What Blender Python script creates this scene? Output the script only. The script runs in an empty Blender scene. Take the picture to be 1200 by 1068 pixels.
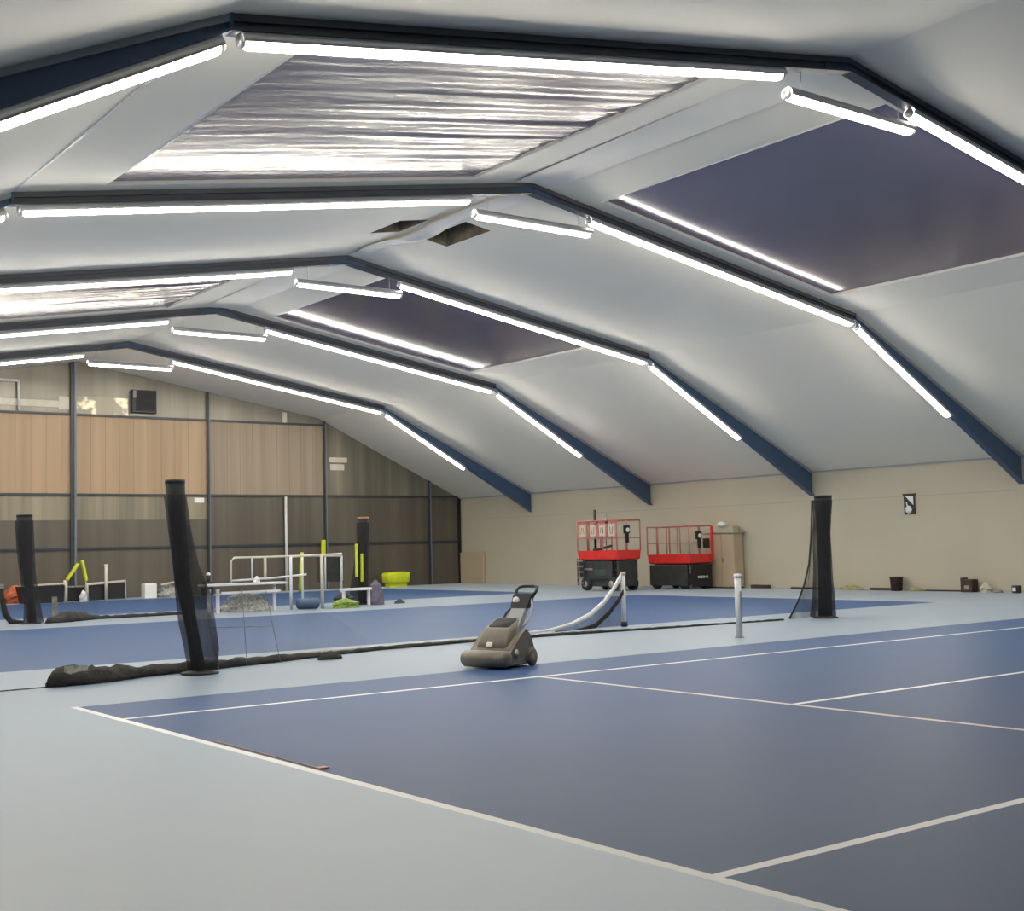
import bpy, bmesh, math, random
from mathutils import Vector, Matrix
R = random.Random(7)
C = bpy.context.scene.collection
SC = bpy.context.scene

# ------------------------------------------------------------------ materials
MATS = {}
def mat(name, col, rough=.5, metal=0., var=0., scale=6., stretch=(1, 1, 1), bump=0., bscale=40., spec=.5, emit=None, estr=0., alpha=None, coat=0.):
    m = bpy.data.materials.new(name); m.use_nodes = True
    nt = m.node_tree; n = nt.nodes; l = nt.links
    b = n['Principled BSDF']
    b.inputs['Base Color'].default_value = (*col, 1)
    b.inputs['Roughness'].default_value = rough
    b.inputs['Metallic'].default_value = metal
    b.inputs['Specular IOR Level'].default_value = spec
    b.inputs['Coat Weight'].default_value = coat
    tc = n.new('ShaderNodeTexCoord')
    mp = n.new('ShaderNodeMapping'); mp.inputs['Scale'].default_value = stretch
    l.new(tc.outputs['Object'], mp.inputs['Vector'])
    if var > 0:
        nz = n.new('ShaderNodeTexNoise'); nz.inputs['Scale'].default_value = scale; nz.inputs['Detail'].default_value = 4
        l.new(mp.outputs['Vector'], nz.inputs['Vector'])
        r = n.new('ShaderNodeValToRGB')
        r.color_ramp.elements[0].position = .3; r.color_ramp.elements[1].position = .7
        r.color_ramp.elements[0].color = (*[c * (1 - var) for c in col], 1)
        r.color_ramp.elements[1].color = (*[min(1, c * (1 + var)) for c in col], 1)
        l.new(nz.outputs['Fac'], r.inputs['Fac']); l.new(r.outputs['Color'], b.inputs['Base Color'])
    if bump > 0:
        nb = n.new('ShaderNodeTexNoise'); nb.inputs['Scale'].default_value = bscale; nb.inputs['Detail'].default_value = 3
        l.new(mp.outputs['Vector'], nb.inputs['Vector'])
        bp = n.new('ShaderNodeBump'); bp.inputs['Strength'].default_value = bump; bp.inputs['Distance'].default_value = .02
        l.new(nb.outputs['Fac'], bp.inputs['Height']); l.new(bp.outputs['Normal'], b.inputs['Normal'])
    if emit:
        b.inputs['Emission Color'].default_value = (*emit, 1); b.inputs['Emission Strength'].default_value = estr
    if alpha is not None:
        b.inputs['Alpha'].default_value = alpha
    MATS[name] = m
    return m

apron = mat('apron_grey_acrylic', (.200, .285, .415), .42, var=.03, scale=.6, bump=.02, bscale=60, spec=1.)
apron.node_tree.nodes['Principled BSDF'].inputs['Sheen Weight'].default_value = .7
apron.node_tree.nodes['Principled BSDF'].inputs['Sheen Tint'].default_value = (.82, .92, 1, 1)
apron.node_tree.nodes['Principled BSDF'].inputs['Sheen Roughness'].default_value = .35
court = mat('court_blue_acrylic', (.043, .092, .222), .45, var=.05, scale=.5, bump=.02, bscale=60, spec=.10)
linew = mat('line_white_paint', (.86, .86, .86), .45)
linep = mat('line_faded_paint', (.66, .60, .57), .5, var=.1, scale=3)
liner = mat('white_liner_fabric', (.885, .825, .705), .6, var=.02, scale=.4)
linerR = mat('ridge_strip_fabric', (.84, .80, .72), .5, var=.03, scale=.6)
wallm = mat('beige_masonry_paint', (.50, .455, .355), .65, var=.04, scale=.5, bump=.05, bscale=12)
steel = mat('navy_steel_paint', (.050, .095, .180), .42, var=.05, scale=2)
steelg = mat('grey_steel_paint', (.16, .18, .20), .4, var=.05)
steel_shade = mat('shaded_navy_paint', (.048, .058, .080), .42, var=.06)  # same navy steel, with the rafters' shade put into the colour
gsteel = mat('slate_steel_paint', (.030, .038, .050), .42, var=.08)
sealD = mat('dark_welt_fabric', (.085, .085, .095), .6)
seal = mat('grey_welt_fabric', (.30, .32, .34), .55)
dark = mat('black_plastic', (.012, .012, .014), .45)
blk = mat('black_rubber', (.018, .018, .02), .75, var=.2)
alu = mat('aluminium_housing', (.6, .6, .6), .35, .8)
white = mat('white_plastic', (.78, .78, .76), .4)
tube = mat('lit_diffuser', (.9, .9, .88), .5, emit=(1., .94, .815), estr=47.)
pinkred = mat('red_machine_paint', (.70, .035, .030), .38, var=.08, scale=4)
fadedred = mat('faded_red_paint', (.46, .165, .14), .45, var=.12, scale=5)
darkmach = mat('dark_machine_steel', (.035, .037, .037), .5, var=.3, scale=5)
greenmach = mat('dark_green_panel', (.045, .075, .065), .5, var=.2)
steelbr = mat('worn_steel', (.33, .31, .29), .45, .5, var=.2, scale=8)
cab = mat('beige_cabinet_enamel', (.48, .39, .27), .45, var=.04, scale=1.2)
cabtop = mat('grey_cabinet_lid', (.40, .40, .36), .5)
rust = mat('rusty_brown_metal', (.055, .030, .024), .7, var=.5, scale=10, bump=.3)
neon = mat('neon_yellow_plastic', (.60, .68, .02), .45, var=.08)
yellow = mat('yellow_plastic', (.80, .42, .02), .45, var=.1)
orange = mat('orange_red_plastic', (.50, .12, .05), .5, var=.4, scale=9)
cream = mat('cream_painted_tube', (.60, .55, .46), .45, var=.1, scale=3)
whitetube = mat('white_painted_tube', (.68, .68, .70), .4, var=.06)
vacm = mat('taupe_vacuum_plastic', (.19, .165, .13), .42, var=.10, scale=9)
vacd = mat('dark_taupe_plastic', (.10, .085, .068), .5, var=.1)
vacg = mat('grey_handle_metal', (.36, .37, .39), .38, .2)
netdark = mat('black_net_heap', (.022, .021, .019), .8, var=.6, scale=7, bump=.6, bscale=25)
netgrey = mat('grey_net_patch', (.22, .22, .20), .8, var=.4, scale=12)
tapem = mat('brown_masking_tape', (.22, .15, .10), .7, var=.2)
weed = mat('olive_dust', (.36, .33, .17), .8, var=.3)
greenb = mat('green_netting', (.20, .30, .06), .7, var=.5, scale=14, bump=.6)
bluep = mat('blue_plastic', (.05, .085, .16), .4, var=.15)
greyrock = mat('grey_rubble', (.30, .30, .29), .7, var=.6, scale=16, bump=.5)
purple = mat('purple_grey_cloth', (.14, .12, .18), .7, var=.3)
hole = mat('brown_insulation', (.17, .14, .10), .9, var=.35, scale=5, bump=.4)
paper = mat('white_paper', (.8, .8, .8), .6)
orangecap = mat('orange_cap', (.55, .26, .12), .5)

def film(name, rough, wav):
    m = mat(name, (.135, .112, .172), rough, var=.06, scale=.5, spec=.5, coat=.0)
    nt = m.node_tree; n = nt.nodes; l = nt.links; b = n['Principled BSDF']
    b.inputs['IOR'].default_value = 1.65
    b.inputs['Coat Roughness'].default_value = .06
    tc = n.new('ShaderNodeTexCoord'); mp = n.new('ShaderNodeMapping')
    mp.inputs['Scale'].default_value = (.55, 3.2, 1) if wav else (.35, .5, 1)
    l.new(tc.outputs['Object'], mp.inputs['Vector'])
    nz = n.new('ShaderNodeTexNoise'); nz.inputs['Scale'].default_value = 1.3; nz.inputs['Detail'].default_value = 3
    l.new(mp.outputs['Vector'], nz.inputs['Vector'])
    bp = n.new('ShaderNodeBump'); bp.inputs['Strength'].default_value = .24 if wav else .06; bp.inputs['Distance'].default_value = .06
    l.new(nz.outputs['Fac'], bp.inputs['Height']); l.new(bp.outputs['Normal'], b.inputs['Normal']); l.new(bp.outputs['Normal'], b.inputs['Coat Normal'])
    return m
film_smooth = film('violet_film_taut', .13, False)
film_wavy = film('violet_film_wrinkled', .26, True)

def netmat(name, col, a0, a1, scale):
    """fine mesh fabric: partly see-through, denser in folds"""
    m = bpy.data.materials.new(name); m.use_nodes = True
    nt = m.node_tree; n = nt.nodes; l = nt.links
    b = n['Principled BSDF']; b.inputs['Base Color'].default_value = (*col, 1); b.inputs['Roughness'].default_value = .8
    tc = n.new('ShaderNodeTexCoord'); mp = n.new('ShaderNodeMapping'); mp.inputs['Scale'].default_value = (scale, scale, scale * .25)
    l.new(tc.outputs['Object'], mp.inputs['Vector'])
    nz = n.new('ShaderNodeTexNoise'); nz.inputs['Scale'].default_value = 1; nz.inputs['Detail'].default_value = 4
    l.new(mp.outputs['Vector'], nz.inputs['Vector'])
    mr = n.new('ShaderNodeMapRange'); mr.inputs['From Min'].default_value = .3; mr.inputs['From Max'].default_value = .7
    mr.inputs['To Min'].default_value = a0; mr.inputs['To Max'].default_value = a1
    l.new(nz.outputs['Fac'], mr.inputs['Value']); l.new(mr.outputs['Result'], b.inputs['Alpha'])
    MATS[name] = m
    return m
netm = netmat('black_mesh_fabric', (.020, .020, .024), .38, .75, 7)
netthin = netmat('thin_black_mesh', (.03, .03, .04), .05, .16, 3)
netfl = netmat('flared_black_mesh', (.03, .03, .035), .38, .62, 4)
netmid = netmat('tennis_net_mesh', (.04, .045, .07), .30, .5, 5)

def gable(name, c0, c1, rough, metal, xs, vert=.3, patch=0., pcol=(.6, .55, .42), spec=.5):
    """sheet cladding: irregular vertical ribs along x, streaks, optional torn-foil patches"""
    m = bpy.data.materials.new(name); m.use_nodes = True
    nt = m.node_tree; n = nt.nodes; l = nt.links; b = n['Principled BSDF']
    b.inputs['Roughness'].default_value = rough; b.inputs['Metallic'].default_value = metal; b.inputs['Specular IOR Level'].default_value = spec
    tc = n.new('ShaderNodeTexCoord'); mp = n.new('ShaderNodeMapping'); mp.inputs['Scale'].default_value = (xs, 1, .06)
    l.new(tc.outputs['Object'], mp.inputs['Vector'])
    nz = n.new('ShaderNodeTexNoise'); nz.inputs['Scale'].default_value = 1.; nz.inputs['Detail'].default_value = 5
    l.new(mp.outputs['Vector'], nz.inputs['Vector'])
    r = n.new('ShaderNodeValToRGB'); r.color_ramp.elements[0].position = .32; r.color_ramp.elements[1].position = .68
    r.color_ramp.elements[0].color = (*c0, 1); r.color_ramp.elements[1].color = (*c1, 1)
    l.new(nz.outputs['Fac'], r.inputs['Fac'])
    # joints between sheets
    wv = n.new('ShaderNodeTexWave'); wv.inputs['Scale'].default_value = .55; wv.inputs['Distortion'].default_value = 0
    wv.wave_type = 'BANDS'; wv.bands_direction = 'X'; wv.wave_profile = 'SAW'
    l.new(tc.outputs['Object'], wv.inputs['Vector'])
    mr = n.new('ShaderNodeMapRange'); mr.inputs['From Min'].default_value = .0; mr.inputs['From Max'].default_value = .035
    mr.inputs['To Min'].default_value = 1 - vert * 2.4; mr.inputs['To Max'].default_value = 1.
    l.new(wv.outputs['Fac'], mr.inputs['Value'])
    mx = n.new('ShaderNodeMix'); mx.data_type = 'RGBA'; mx.blend_type = 'MULTIPLY'; mx.inputs['Factor'].default_value = 1
    l.new(r.outputs['Color'], mx.inputs['A']); l.new(mr.outputs['Result'], mx.inputs['B'])
    out = mx.outputs['Result']
    if patch > 0:
        n2 = n.new('ShaderNodeTexNoise'); n2.inputs['Scale'].default_value = 2.2; n2.inputs['Detail'].default_value = 6
        l.new(tc.outputs['Object'], n2.inputs['Vector'])
        r2 = n.new('ShaderNodeValToRGB'); r2.color_ramp.elements[0].position = .5; r2.color_ramp.elements[1].position = .62
        r2.color_ramp.elements[0].color = (0, 0, 0, 1); r2.color_ramp.elements[1].color = (patch, patch, patch, 1)
        l.new(n2.outputs['Fac'], r2.inputs['Fac'])
        m2 = n.new('ShaderNodeMix'); m2.data_type = 'RGBA'
        l.new(r2.outputs['Color'], m2.inputs['Factor']); l.new(out, m2.inputs['A']); m2.inputs['B'].default_value = (*pcol, 1)
        out = m2.outputs['Result']
    l.new(out, b.inputs['Base Color'])
    bp = n.new('ShaderNodeBump'); bp.inputs['Strength'].default_value = .3; bp.inputs['Distance'].default_value = .03
    l.new(nz.outputs['Fac'], bp.inputs['Height']); l.new(bp.outputs['Normal'], b.inputs['Normal'])
    MATS[name] = m
    return m
g_tan = gable('tan_sheet_cladding', (.35, .24, .145), (.44, .305, .19), .5, 0, 2.2)
g_taupe = gable('taupe_sheet_cladding', (.26, .20, .145), (.35, .275, .20), .5, 0, 2.6)
g_dark = gable('dark_grey_sheeting', (.085, .073, .058), (.135, .115, .09), .4, 0, 1.6, .12)
g_streak = gable('streaked_translucent_sheet', (.17, .145, .105), (.33, .285, .20), .35, 0, 2.2, .1)
g_foil = gable('dull_foil_sheeting', (.16, .145, .12), (.26, .24, .20), .34, .35, .8, .12)
g_torn = gable('torn_foil_sheeting', (.20, .18, .14), (.30, .27, .21), .35, .3, .8, .05, 1., (.78, .70, .52))  # torn patches, paled in colour to carry the foil's reflection
g_olive = gable('olive_grey_sheeting', (.10, .095, .075), (.22, .20, .15), .35, .2, 1.8, .2)

# ------------------------------------------------------------------ mesh builder
class MB:
    def __init__(s): s.bm = bmesh.new(); s.mats = []
    def mi(s, m):
        if m not in s.mats: s.mats.append(m)
        return s.mats.index(m)
    def faces(s, vs, fs, m, smooth=False):
        k = s.mi(m); bv = [s.bm.verts.new(v) for v in vs]
        for f in fs:
            try:
                fc = s.bm.faces.new([bv[i] for i in f]); fc.material_index = k; fc.smooth = smooth
            except ValueError: pass
        return bv
    def box(s, c, d, m, rot=None, bev=0.):
        x, y, z = d[0] / 2, d[1] / 2, d[2] / 2
        P = [Vector(p) for p in ((-x, -y, -z), (x, -y, -z), (x, y, -z), (-x, y, -z), (-x, -y, z), (x, -y, z), (x, y, z), (-x, y, z))]
        if rot: P = [rot @ p for p in P]
        P = [p + Vector(c) for p in P]
        bv = s.faces(P, [(3, 2, 1, 0), (4, 5, 6, 7), (0, 1, 5, 4), (1, 2, 6, 5), (2, 3, 7, 6), (3, 0, 4, 7)], m)
        if bev > 0:
            es = list({e for v in bv for e in v.link_edges})
            r = bmesh.ops.bevel(s.bm, geom=es, offset=bev, segments=2, affect='EDGES', profile=.6)
            for f in r['faces']: f.material_index = s.mi(m); f.smooth = True
        return s
    def bar(s, a, b, w, h, m, bev=0.):
        a, b = Vector(a), Vector(b); d = b - a; L = d.length
        q = d.to_track_quat('X', 'Z').to_matrix()
        return s.box((a + b) / 2, (L, w, h), m, q, bev)
    def tube(s, pts, r, m, n=8, cap=True, smooth=True):
        pts = [Vector(p) for p in pts]; rs = r if isinstance(r, (list, tuple)) else [r] * len(pts)
        vs = []; fs = []; up = None
        for i, p in enumerate(pts):
            t = (pts[min(i + 1, len(pts) - 1)] - pts[max(i - 1, 0)]).normalized()
            if up is None:
                up = Vector((0, 0, 1)) if abs(t.z) < .9 else Vector((1, 0, 0))
            u = (up - t * up.dot(t)).normalized(); v = t.cross(u); up = u
            for k in range(n):
                a = 2 * math.pi * k / n
                vs.append(p + (u * math.cos(a) + v * math.sin(a)) * rs[i])
        for i in range(len(pts) - 1):
            for k in range(n):
                fs.append((i * n + k, i * n + (k + 1) % n, (i + 1) * n + (k + 1) % n, (i + 1) * n + k))
        if cap:
            fs.append(tuple(range(n))[::-1]); fs.append(tuple((len(pts) - 1) * n + k for k in range(n)))
        s.faces(vs, fs, m, smooth); return s
    def lathe(s, prof, m, c=(0, 0, 0), n=20, axis='Z', smooth=True):
        vs = []; fs = []
        for (r, h) in prof:
            for k in range(n):
                a = 2 * math.pi * k / n
                q = (r * math.cos(a), r * math.sin(a), h)
                if axis == 'X': q = (h, r * math.cos(a), r * math.sin(a))
                if axis == 'Y': q = (r * math.cos(a), h, r * math.sin(a))
                vs.append(Vector(q) + Vector(c))
        for i in range(len(prof) - 1):
            for k in range(n):
                fs.append((i * n + k, i * n + (k + 1) % n, (i + 1) * n + (k + 1) % n, (i + 1) * n + k))
        fs.append(tuple(range(n))[::-1]); fs.append(tuple((len(prof) - 1) * n + k for k in range(n)))
        s.faces(vs, fs, m, smooth); return s
    def loft(s, rings, m, smooth=True, close=True, cap=True):
        n = len(rings[0]); vs = [v for r in rings for v in r]; fs = []
        for i in range(len(rings) - 1):
            for k in range(n if close else n - 1):
                fs.append((i * n + k, i * n + (k + 1) % n, (i + 1) * n + (k + 1) % n, (i + 1) * n + k))
        if cap and close:
            fs.append(tuple(range(n))[::-1]); fs.append(tuple((len(rings) - 1) * n + k for k in range(n)))
        s.faces(vs, fs, m, smooth); return s
    def prism(s, poly, y0, y1, m):
        """polygon in (x, z) extruded along y"""
        n = len(poly)
        vs = [(x, y0, z) for x, z in poly] + [(x, y1, z) for x, z in poly]
        fs = [tuple(range(n)), tuple(range(2 * n - 1, n - 1, -1))] + [(k, n + k, n + (k + 1) % n, (k + 1) % n) for k in range(n)]
        s.faces(vs, fs, m); return s
    def build(s, name, parent=None, loc=None, fix=True):
        if fix: bmesh.ops.recalc_face_normals(s.bm, faces=s.bm.faces)
        me = bpy.data.meshes.new(name); s.bm.to_mesh(me); s.bm.free()
        for m in s.mats: me.materials.append(m)
        o = bpy.data.objects.new(name, me); C.objects.link(o)
        if parent: o.parent = parent
        if loc: o.location = loc
        return o

def tag(o, label=None, cat=None, group=None, kind=None):
    if label: o['label'] = label
    if cat: o['category'] = cat
    if group: o['group'] = group
    if kind: o['kind'] = kind
    return o
def thing(name, label, cat, loc=(0, 0, 0), rz=0., group=None, kind=None):
    o = bpy.data.objects.new(name, None); C.objects.link(o); o.location = loc; o.rotation_euler = (0, 0, rz); o.empty_display_size = .2
    return tag(o, label, cat, group, kind)
def copy_tree(o, parent=None):
    c = o.copy(); C.objects.link(c)
    if parent: c.parent = parent
    for ch in list(o.children): copy_tree(ch, c)
    return c

# ------------------------------------------------------------------ hall dimensions (origin: far-left corner of the near court, metres)
XR = 11.5; HW = 18.0; XW0, XW1 = XR - HW, XR + HW - .05       # ridge line, side walls
YG = 34.35; YB = -42.0                                       # gable wall, unseen rear wall set far back to dim the near floor
ZR, ZK, ZE = 9.20, 7.42, 3.95                                # liner at ridge, knee, eave
KN = 10.5                                                    # ridge to knee
FY = [-17.6, -9.75, -1.95, 6.07, 13.67, 21.5, 28.97]         # frames
def zl(x):
    d = abs(x - XR)
    return ZR - (ZR - ZK) * d / KN if d <= KN else ZK - (ZK - ZE) * (d - KN) / (17.95 - KN)

# ------------------------------------------------------------------ floor: apron, three courts, painted lines, one mesh
CW, CL = 10.97, 23.77
crt = [-CW, 5.15, 21.3]                                      # near side of each court
L = .045
def court_cell(x, y):
    for ci, y0 in enumerate(crt):
        y1 = y0 + CW
        if not (-L < x < CL + L and y0 - L < y < y1 + L): continue
        if x < L * .9 or x > CL - L * .9: return linew
        if ci == 0:
            u = y1 - y                                       # from the far doubles edge
            if u < 0 or u > CW: return linew if u > CW else apron
            if abs(u - 1.37) < .04: return linew
            if abs(u - 9.60) < .04: return linew
            if 1.37 < u < 9.6:
                if abs(x - 5.485) < .04 or abs(x - 18.285) < .04: return linep
                if abs(u - 5.485) < .04 and 5.485 < x < 18.285: return linep if x < 5.6 else linew
            return court
        u = y - y0
        if u < 0 or u > CW: return apron
        return court
    return apron
xs = {XW0 - .2, XW1 + .2, -L, L * .9, CL - L * .9, CL + L}
for v in (5.485, 18.285): xs |= {v - .04, v + .04}
ys = {YB - .2, YG + .2}
for y0 in crt: ys |= {y0 - L, y0, y0 + CW, y0 + CW + L}
for v in (1.37, 9.6, 5.485): ys |= {-v - .04, -v + .04}
xs = sorted(xs); ys = sorted(ys)
f = MB()
grid = {(i, j): f.bm.verts.new((x, y, 0)) for i, x in enumerate(xs) for j, y in enumerate(ys)}
for i in range(len(xs) - 1):
    for j in range(len(ys) - 1):
        fc = f.bm.faces.new([grid[i, j], grid[i + 1, j], grid[i + 1, j + 1], grid[i, j + 1]])
        fc.material_index = f.mi(court_cell((xs[i] + xs[i + 1]) / 2, (ys[j] + ys[j + 1]) / 2))
tag(f.build('floor', fix=False), 'grey acrylic floor with three blue tennis courts and white lines', 'floor', kind='structure')

# ------------------------------------------------------------------ walls
T = .2
def struct(name, b, label=None, cat=None): return tag(b.build(name), label, cat, kind='structure')
b = MB(); b.box((XW1 + T / 2, (YG + YB) / 2, (ZE + .05) / 2), (T, YG - YB + .4, ZE + .05), wallm)
struct('wall_right', b, 'long low beige wall on the right', 'wall')
b = MB(); b.box((XW0 - T / 2, (YG + YB) / 2, (ZE + .05) / 2), (T, YG - YB + .4, ZE + .05), wallm); struct('wall_left', b, 'long low beige wall beside the camera', 'wall')
b = MB(); b.prism([(XW0, 0), (XW1, 0), (XW1, ZE), (XR + KN, ZK), (XR, ZR), (XR - KN, ZK), (XW0, ZE)], YB - T, YB, g_dark); struct('wall_front', b, 'dark unseen gable wall behind the camera', 'wall')  # made dark to cut bounce light on the near floor
b = MB(); b.box((XW1 - .02, (YG + YB) / 2, ZE - .02), (.04, YG - YB, .05), seal); struct('trim_1', b, 'thin grey trim where roof liner meets right wall', 'trim')
b = MB(); b.box((XW1 - .004, (YG + YB) / 2, 2.95), (.008, YG - YB, .012), seal); struct('trim_2', b, 'fine horizontal joint high on the beige wall', 'trim')

# gable: horizontal rows of sheeting between steel posts
COL = [0.2, 5.75, 11.3, 16.85, 22.27, 27.7]
def gp(name, x0, x1, z0, z1, m, b=None):
    own = b is None; b = b or MB()
    pts = [(x0, z0), (x1, z0)]
    top = [min(z1, zl(x1) + .02)]
    pts.append((x1, min(z1, zl(x1))))
    for xb in (XR + KN, XR, XR - KN):
        if x0 < xb < x1 and zl(xb) < z1: pts.append((xb, zl(xb)))
    pts.append((x0, min(z1, zl(x0))))
    # insert crossing
    a, c = zl(x0), zl(x1)
    if (a - z1) * (c - z1) < 0:
        lo, hi = x0, x1
        for _ in range(40):
            mid = (lo + hi) / 2
            if (zl(mid) - z1) * (a - z1) > 0: lo = mid
            else: hi = mid
        cr = (lo + hi) / 2
        pts.insert(3 if a > c else len(pts) - 1, (cr, z1))
    b.prism(pts, YG, YG + T, m)
    return b
g = MB()
for i, (x0, x1) in enumerate([(XW0, .2), (.2, 5.75), (5.75, 11.3), (11.3, 16.85), (16.85, 22.27), (22.27, 27.7), (27.7, XW1)]):
    if x1 <= 16.9:
        gp('', x0, x1, 0, 3.05, g_dark, g); gp('', x0, x1, 3.05, 4.03, g_streak, g)
    else: gp('', x0, x1, 0, 4.03, g_dark, g)
    if x0 < 22:
        if i == 0: gp('', x0, x1, 4.03, 20, g_olive, g)
        else:
            gp('', x0, x1, 4.03, 7.12, g_tan if x1 < 16.9 else g_taupe, g)
            if 11 < x0 < 12:
                gp('', x0, x0 + 2.2, 7.12, 7.85, g_torn, g); gp('', x0 + 2.2, x1, 7.12, 7.85, g_foil, g); gp('', x0, x1, 7.85, 20, g_foil, g)
            else: gp('', x0, x1, 7.12, 20, g_foil, g)
    else:
        gp('', x0, x1, 4.03, 20, g_olive, g)
tag(g.build('wall_back'), 'gable end wall of tan and dark grey sheeting', 'wall', kind='structure')
n = 3
for i, x in enumerate(COL):
    w = .24 if i == 2 else .13
    b = MB(); top = zl(x) + .02
    b.box((x, YG - .02, top / 2), (w * .5, .14, top), gsteel)                         # web
    b.box((x + w * .3, YG - .10, top / 2), (w * .35, .05, top), steelg if i >= 1 else gsteel)
    b.box((x - w * .3, YG - .10, top / 2), (w * .35, .05, top), gsteel)
    struct('trim_%d' % n, b, ['steel gable post nearest the left wall', 'steel gable post second from the left wall', 'thick dark steel post rising to the ridge of gable wall', 'slim dark post in middle of tan gable sheeting', 'slim grey post at right end of tan gable sheeting', 'slim dark post near right corner of gable wall'][i], 'post'); n += 1
for z, x0, x1, lb in ((1.95, XW0, XW1, 'low dark horizontal rail across the gable wall'), (4.03, XW0, XW1, 'dark horizontal rail under the tan gable sheets'), (7.12, -.2, 22.27, 'dark horizontal rail above the tan gable sheets')):
    b = MB(); b.box(((x0 + x1) / 2, YG - .035, z), (x1 - x0, .07, .09), gsteel); struct('trim_%d' % n, b, lb, 'rail'); n += 1
b = MB(); b.box((XW1 - .1, YG - .06, ZE / 2), (.12, .1, ZE), dark); struct('trim_%d' % n, b, 'dark corner strip between gable wall and beige wall', 'trim'); n += 1

# ------------------------------------------------------------------ ceiling liner bay by bay, with skylight and hatch openings
SKY = {2: 1, 4: 1}                                           # bays (index of nearer frame) with violet skylight films
SKX = [(2.35, 9.70), (13.10, 20.60)]
bays = [YB] + FY + [YG]
HATCH = [(10.45, 11.25, 9.45, 10.75), (11.98, 12.68, 9.05, 10.85)]
SK_IN = (.42, .45)
names_bay = ['ceiling']
for bi in range(len(bays) - 1):
    y0, y1 = bays[bi], bays[bi + 1]; fi = bi - 1
    px = {XW0, XW1, XR - KN, XR + KN, XR}; py = {y0, y1}; holes = []
    if fi in SKY:
        holes = [(a, c, y0 + SK_IN[0], y1 - SK_IN[1]) for a, c in SKX]
    if fi == 3: holes = HATCH
    for h in holes: px |= {h[0], h[1]}; py |= {h[2], h[3]}
    px = sorted(px); py = sorted(py)
    b = MB()
    V = {(i, j): b.bm.verts.new((x, y, zl(x))) for i, x in enumerate(px) for j, y in enumerate(py)}
    for i in range(len(px) - 1):
        for j in range(len(py) - 1):
            cx, cy = (px[i] + px[i + 1]) / 2, (py[j] + py[j + 1]) / 2
            if any(h[0] < cx < h[1] and h[2] < cy < h[3] for h in holes): continue
            fc = b.bm.faces.new([V[i, j], V[i, j + 1], V[i + 1, j + 1], V[i + 1, j]]); fc.material_index = b.mi(liner)
    lab = ['rearmost white roof liner bay', 'white roof liner bay over the camera', 'white roof liner bay before the nearest visible frame', 'white roof liner around the near pair of violet skylights',
           'plain white roof liner bay with open ridge hatch', 'white roof liner around the far pair of violet skylights', 'plain white roof liner bay beyond the far skylights', 'white roof liner strip against the gable wall'][bi]
    tag(b.build('ceiling', fix=False), lab, 'ceiling', kind='structure')

for fi, word in ((2, 'near'), (4, 'far')):
    y0, y1 = FY[fi] + .25, FY[fi + 1] - .25; b = MB()
    b.tube([(XR - KN, y0, ZK - .01), (XR - KN, (y0 + y1) / 2, ZK - .02), (XR - KN, y1, ZK - .01)], .022, white, 8)
    struct('trim_%d' % n, b, 'thin white batten along the left roof crease in the %s skylight bay' % word, 'batten'); n += 1
# skylights: recessed white edge frame and stretched film
wn = 1
for fi, word in ((2, 'near'), (4, 'far')):
    y0, y1 = FY[fi] + SK_IN[0], FY[fi + 1] - SK_IN[1]
    for si, (a, c) in enumerate(SKX):
        t = thing('window_%d' % wn, '%s skylight with %s violet film on the %s roof slope' % (word, 'wrinkled shiny' if si == 0 else 'taut dark', 'left' if si == 0 else 'right'), 'skylight', ((a + c) / 2, (y0 + y1) / 2, zl((a + c) / 2)), kind='structure'); wn += 1
        o = t.location.copy()
        b = MB(); NX, NY = (90, 150) if si == 0 else (24, 40)
        rr = random.Random(3 + fi); ph = [rr.uniform(0, 6.28) for _ in range(12)]
        V = []
        for i in range(NX + 1):
            for j in range(NY + 1):
                u, v = i / NX, j / NY; x = a + (c - a) * u; y = y0 + (y1 - y0) * v; w = 0
                if si == 0:
                    am = .75 * (.10 + .90 * u ** 1.5) * math.sin(math.pi * min(1, v * 1.0)) ** .5
                    w = am * (.012 * math.sin(y * 9 + 1.2 * math.sin(x * .9 + ph[0]) + ph[1]) + .010 * math.sin(y * 15 + 1.5 * math.sin(x * .7 + ph[2])) + .008 * math.sin(y * 23 + 2 * math.sin(x * .5 + ph[3]) + x * .4) + .02 * math.sin(y * 3.1 + x * .5 + ph[4]))
                else:
                    w = .02 * math.sin(math.pi * u) * math.sin(math.pi * v)
                V.append((x - o.x, y - o.y, zl(x) + .05 + w - o.z))
        F = [(i * (NY + 1) + j, i * (NY + 1) + j + 1, (i + 1) * (NY + 1) + j + 1, (i + 1) * (NY + 1) + j) for i in range(NX) for j in range(NY)]
        b.faces(V, F, film_wavy if si == 0 else film_smooth, True); b.build('film', t, fix=False)
        b = MB()
        def P(x, y, dz): return (x - o.x, y - o.y, zl(x) + dz - o.z)
        b.bar(P(a, y0, .045), P(c, y0, .045), .05, .10, linerR); b.bar(P(a, y1, .045), P(c, y1, .045), .07, .11, linerR)
        b.bar(P(a, y0, .045), P(a, y1, .045), .05, .10, linerR); b.bar(P(c, y0, .045), P(c, y1, .045), .05, .10, linerR)
        b.build('edge_frame', t)

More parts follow.
